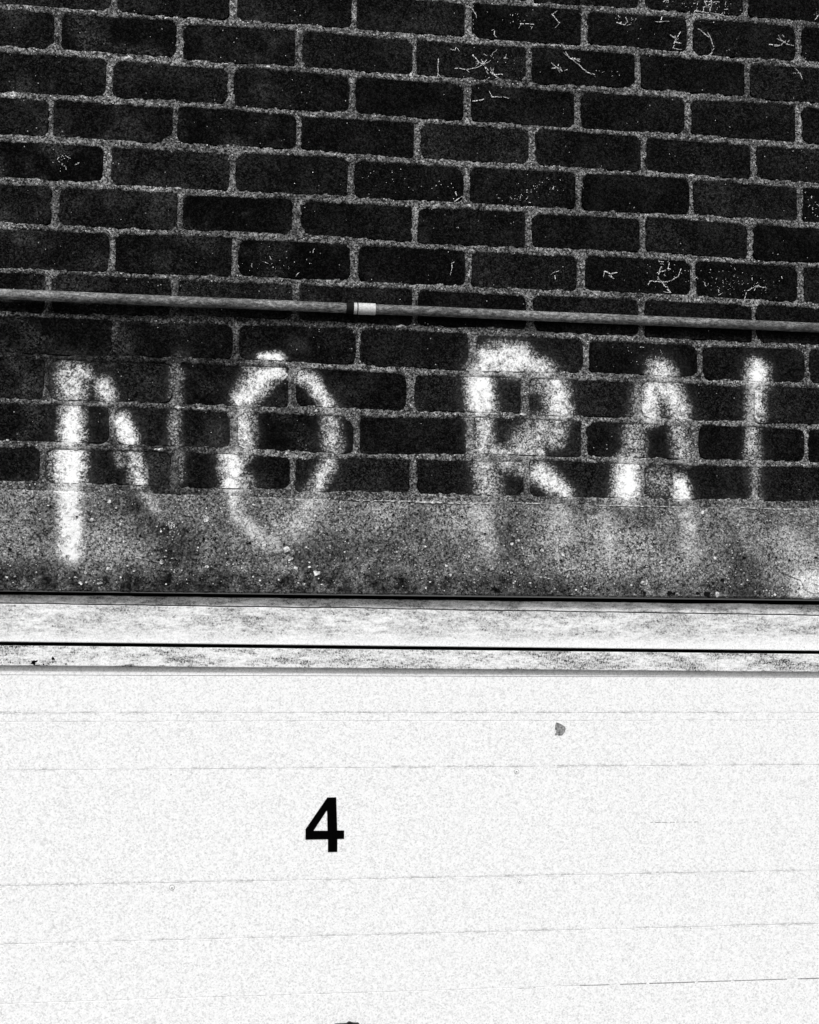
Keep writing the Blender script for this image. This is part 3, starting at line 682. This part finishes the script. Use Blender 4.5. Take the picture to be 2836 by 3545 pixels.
# ================================================================ conduit along the wall
pipe = empty('conduit_pipe', (0, -0.016, 2.597))
tag(pipe, 'thin grey conduit pipe running across the bricks above the graffiti, with a white collar', 'pipe')
PX = [-3.0, -1.4, -0.694, 0.0, 0.745, 1.1, 3.1]; PY = [-0.021, -0.0235, -0.0225, -0.0165, -0.0125, -0.0125, -0.0125]; PZ = [2.588, 2.591, 2.5948, 2.5978, 2.5995, 2.601, 2.606]
def pc(x): return (x, float(np.interp(x, PX, PY)), float(np.interp(x, PX, PZ)) + 0.0004 * mn.noise(Vector((x * 6, 0, 0))))
p = MB(); p.ring([pc(x) for x in np.linspace(-3.0, 3.1, 90)], 0.0086, 24, cap=True)
p.build('tube', M_PIPE, pipe, smooth=True)
p = MB(); xs_ = np.linspace(-0.1170, -0.1040, 8); p.ring([pc(x) for x in xs_], 0.0094, 24, rad=[.0089, .0094, .0097, .0094, .0098, .0095, .0096, .0092])
p.build('tape_band', M_TAPE, pipe, smooth=True)
p = MB()
p.ring([pc(x) for x in (-0.1038, -0.1036, -0.0982, -0.0980)], 0.0100, 28, rad=[.0090, .0099, .0099, .0090])
p.ring([pc(x) for x in (-0.0980, -0.0964)], 0.0088, 28, m=1)
p.ring([pc(x) for x in (-0.0964, -0.0962, -0.0664, -0.0660)], 0.0100, 28, rad=[.0090, .0100, .0100, .0090])
p.build('collar', [M_COLLAR, M_TAPE], pipe)
for x in (-1.3, 1.35):
    c = pc(x); p = MB()
    p.ring([(x - 0.009, c[1], c[2]), (x + 0.009, c[1], c[2])], 0.0102, 20)
    p.box(x - 0.009, x + 0.009, c[1], -0.0005, c[2] - 0.004, c[2] + 0.004); p.build('clip', M_PIPE, pipe)

# ================================================================ door frame: trim strip, head board, stop board, jambs
frame = empty('door_surround', (0.04, 0.02, 0))
tag(frame, 'grimy white painted door frame of stepped horizontal boards under the lintel', 'door frame')
fx = [X_OPEN[0], -0.69] + list(np.linspace(-0.66, 0.74, 260)) + [X_OPEN[1]]
def lin(a, b, x0=-0.683, x1=0.757): return lambda x: a + (b - a) * (x - x0) / (x1 - x0)
t_top0 = lin(2.0962, 2.0945)
t_top = lambda x: t_top0(x) + 0.0013 * mn.noise(Vector((x * 9, 4, 0))) + 0.0006 * mn.noise(Vector((x * 60, 5, 0)))
t_bot0 = lin(2.0830, 2.0764)
t_bot = lambda x: t_bot0(x) + 0.0009 * mn.noise(Vector((x * 14, 0, 0))) + 0.0005 * mn.noise(Vector((x * 70, 2, 0))) + (0.0009 if -0.15 < x < -0.02 else 0)
f = MB(); f.bar(fx, 0.020, 0.06, t_top, t_bot, 0.0008); f.build('trim_strip', M_TRIM, frame)
a_top = lambda x: t_bot(x) - 0.0016; a_bot = lin(2.0182, 2.0114)
f = MB(); f.bar(fx, 0.0125, 0.06, a_top, a_bot, 0.0012); f.build('head_board', M_HEAD, frame)
b_top = lin(2.0120, 2.0052); b_bot = lin(1.9784, 1.9724)
f = MB(); f.bar(fx, 0.0175, 0.0278, b_top, b_bot, 0.0015); f.build('stop_board', M_STOP, frame)
f = MB(); f.box(X_OPEN[0], X_OPEN[1], 0.061, 0.14, 1.955, 2.1018); f.build('backing', M_GAP_SHADE, frame)  # black sheet that paints the shade inside the open gaps
for x0, x1 in ((X_OPEN[0] + 0.0005, X_OPEN[0] + 0.07), (X_OPEN[1] - 0.07, X_OPEN[1] - 0.0005)):
    f = MB(); f.box(x0, x1, 0.014, 0.14, 0.0, 1.953 if x0 < 0 else 1.953); f.build('jamb', M_STOP, frame)
# spots where the paint has come away at the left of the stop board
fk = MB()
fk.plate([(-0.6317, 1.9823), (-0.6289, 1.9858), (-0.6262, 1.9880), (-0.6242, 1.9868), (-0.6201, 1.9884), (-0.6208, 1.9853), (-0.6241, 1.9839), (-0.6237, 1.9812), (-0.6259, 1.9798), (-0.6275, 1.9812)][::-1], 0.0170, 0.019)
fk.plate([(-0.5982, 1.9908), (-0.596, 1.9947), (-0.594, 1.9918), (-0.5921, 1.9899), (-0.593, 1.9885), (-0.5977, 1.9885)][::-1], 0.0170, 0.019)
for x, z in ((-0.649, 1.983), (-0.602, 1.982), (-0.6105, 1.9810), (-0.574, 1.9815)): fleck(x, z, 0.0014, fk, 0.0170, 0.019)
fk.build('paint_loss', M_BLACK, frame)

# ================================================================ garage door
door = empty('garage_door', (0.045, 0.027, 0))
tag(door, 'white painted garage door of wide horizontal boards with small screws and a black handle', 'garage door')
DX = [X_OPEN[0] + 0.071, -0.5, 0, 0.5, X_OPEN[1] - 0.071]
DY = 0.0275
seams = [1.9625, 1.8990, 1.8852, 1.8055, 1.6168, 1.5226, 1.4272, 1.3335, 1.24, 1.147, 1.053, 0.96, 0.867, 0.773, 0.68, 0.587, 0.493, 0.4, 0.307, 0.213, 0.12, 0.02]
for i, (a, b) in enumerate(zip(seams[:-1], seams[1:])):
    wide = 0.0010 if i in (2, 6) else 0.0014
    ga = 0.0003 if i in (2, 6) else 0.0004
    f = MB(); f.bar(DX, DY, DY + 0.016, lambda x: a - ga, lambda x: b + ga, wide * 0.35)
    f.build('board', M_DOOR, door)
f = MB(); f.box(DX[0], DX[-1], DY + 0.0012, DY + 0.03, 0.02, 1.9635); 
f.V = []; f.F = []; f.M = []
for z in seams[1:-1]: f.box(DX[0], DX[-1], DY + 0.0006, DY + 0.015, z - 0.00035, z + 0.00035)
f.build('joint_filler', M_JOINT, door)
f = MB(); f.box(DX[0], DX[-1], DY + 0.0165, DY + 0.03, 0.015, 1.966); f.build('backing_sheet', M_DOOR, door)
f = MB(); f.box(DX[0], DX[-1], DY + 0.0012, DY + 0.016, 1.9630, 1.990); f.build('top_rail', M_DOOR, door)
for x, z, r in ((0.1983, 1.7969, .0044), (-0.3913, 1.6088, .0046), (0.2044, 1.6081, .0036)):
    f = MB()
    f.disc(x, DY - 0.0013, z, 0, r * 0.86, DY - 0.0006, 20, 0)
    f.disc(x, DY - 0.0004, z, r * 0.86, r, DY - 0.0004, 24, 1)
    f.disc(x, DY - 0.0016, z, 0, r * 0.2, DY - 0.0015, 8, 2)
    f.build('screw', [M_DOOR, M_GRIME, M_BLACK], door)
# a scab of grey residue, two specks, two scratches
f = MB(); blob = [(0.2695, 1.8823), (0.2737, 1.8814), (0.2792, 1.8788), (0.2852, 1.8747), (0.2864, 1.8706), (0.285, 1.8659), (0.2816, 1.8612), (0.2792, 1.8596), (0.2726, 1.8595), (0.2713, 1.8613), (0.2695, 1.8595), (0.2671, 1.8604), (0.2674, 1.863), (0.2695, 1.8642), (0.2683, 1.8689), (0.2671, 1.8706), (0.2676, 1.8777)]
f.plate(blob[::-1], DY - 0.0007, DY); f.build('glue_scab', M_GRIME, door)
f = MB(); fleck(-0.3976, 1.7957, 0.0011, f, DY - 0.0004, DY); f.plate([(-0.4785, 1.9252), (-0.4765, 1.9238), (-0.4755, 1.9230), (-0.4768, 1.9248)][::-1], DY - 0.0004, DY)
fleck(0.524, 1.6125, 0.0009, f, DY - 0.0004, DY); fleck(0.515, 1.5205, 0.0009, f, DY - 0.0004, DY); fleck(0.519, 1.436, 0.001, f, DY - 0.0004, DY, 4, 0.5)
f.build('speck', M_BLACK, door)
f = MB()
for x0, x1, z in ((0.4413, 0.5291, 1.7060), (0.2037, 0.2357, 1.4262)):
    x = x0
    while x < x1:
        l = random.uniform(0.004, 0.014); w = random.uniform(0.0002, 0.0005)
        f.plate([(x, z - w), (min(x + l, x1), z - w), (min(x + l, x1), z + w), (x, z + w)], DY - 0.0003, DY); x += l + random.uniform(0.001, 0.006)
f.build('scratch', M_GRIME, door)
# black opening seam, right half of the lower joint
f = MB()
x = 0.313
while x < 1.19:
    l = random.uniform(0.02, 0.09); w = 0.0003 + 0.0003 * random.random() + (0.0003 if 0.42 < x < 0.48 or x > 0.62 else 0)
    f.box(x, min(x + l, 1.199), DY - 0.0002, DY + 0.0004, 1.4272 - w, 1.4272 + w); x += l + random.choice((0.0003, 0.006, 0.02))
f.build('seam', M_GRIME, door)
# lock handle, its top just inside the picture
h = MB(); yy = DY - 0.006
pl = [(-0.1146, 1.3765), (-0.1135, 1.3775), (-0.0942, 1.3778), (-0.0925, 1.3792), (-0.0900, 1.3806), (-0.0868, 1.3797), (-0.0823, 1.3781), (-0.0746, 1.3780), (-0.0726, 1.3765), (-0.0722, 1.262), (-0.0745, 1.2595), (-0.1125, 1.2595), (-0.1146, 1.262)]
h.plate(pl[::-1], yy, DY)
hp = h.build('handle_plate', M_IRON, door)
h = MB()
n = 20
for (r, y0, y1) in ((0.012, yy, yy - 0.03), (0.009, yy - 0.03, yy - 0.034)):
    V = [(-0.0935 + r * math.cos(6.2832*i/n), y0, 1.315 + r * math.sin(6.2832*i/n)) for i in range(n)] + [(-0.0935 + r * math.cos(6.2832*i/n), y1, 1.315 + r * math.sin(6.2832*i/n)) for i in range(n)]
    h.add(V, [(i, (i+1) % n, (i+1) % n + n, i + n) for i in range(n)] + [tuple(range(n, 2*n)), tuple(reversed(range(n)))])
h.box(-0.1435, -0.0435, yy - 0.045, yy - 0.032, 1.307, 1.323)
h.build('lever', M_IRON, hp)

# ================================================================ the number
cu = bpy.data.curves.new('door_number', 'CURVE'); cu.dimensions = '2D'; cu.fill_mode = 'BOTH'; cu.extrude = 0.0003
for pts in ([(-0.169, 1.685), (-0.1693, 1.7019), (-0.1683, 1.7039), (-0.1329, 1.7556), (-0.1175, 1.7558), (-0.1149, 1.6998), (-0.103, 1.6995), (-0.1028, 1.6855), (-0.1145, 1.6853), (-0.1142, 1.6638), (-0.1304, 1.6635), (-0.1306, 1.6852)],
            [(-0.1554, 1.6997), (-0.1552, 1.7005), (-0.1338, 1.7332), (-0.1329, 1.7326), (-0.1316, 1.7), (-0.1318, 1.6995)]):
    sp = cu.splines.new('POLY'); sp.points.add(len(pts) - 1); sp.use_cyclic_u = True
    for i, (x, z) in enumerate(pts): sp.points[i].co = (x + 0.136, z - 1.7096, 0, 1)
tmp = bpy.data.objects.new('tmp', cu); col.objects.link(tmp)
dg = bpy.context.evaluated_depsgraph_get(); dg.update()
nm = bpy.data.meshes.new_from_object(tmp.evaluated_get(dg)); nm.name = 'door_number'
bpy.data.objects.remove(tmp)
nm.transform(Matrix.Rotation(math.radians(90), 4, 'X'))
nm.materials.clear(); nm.materials.append(M_BLACK)
no = bpy.data.objects.new('door_number', nm); col.objects.link(no); no.location = (-0.136, DY - 0.0006, 1.7096)
tag(no, 'black number 4 on the white garage door', 'number')
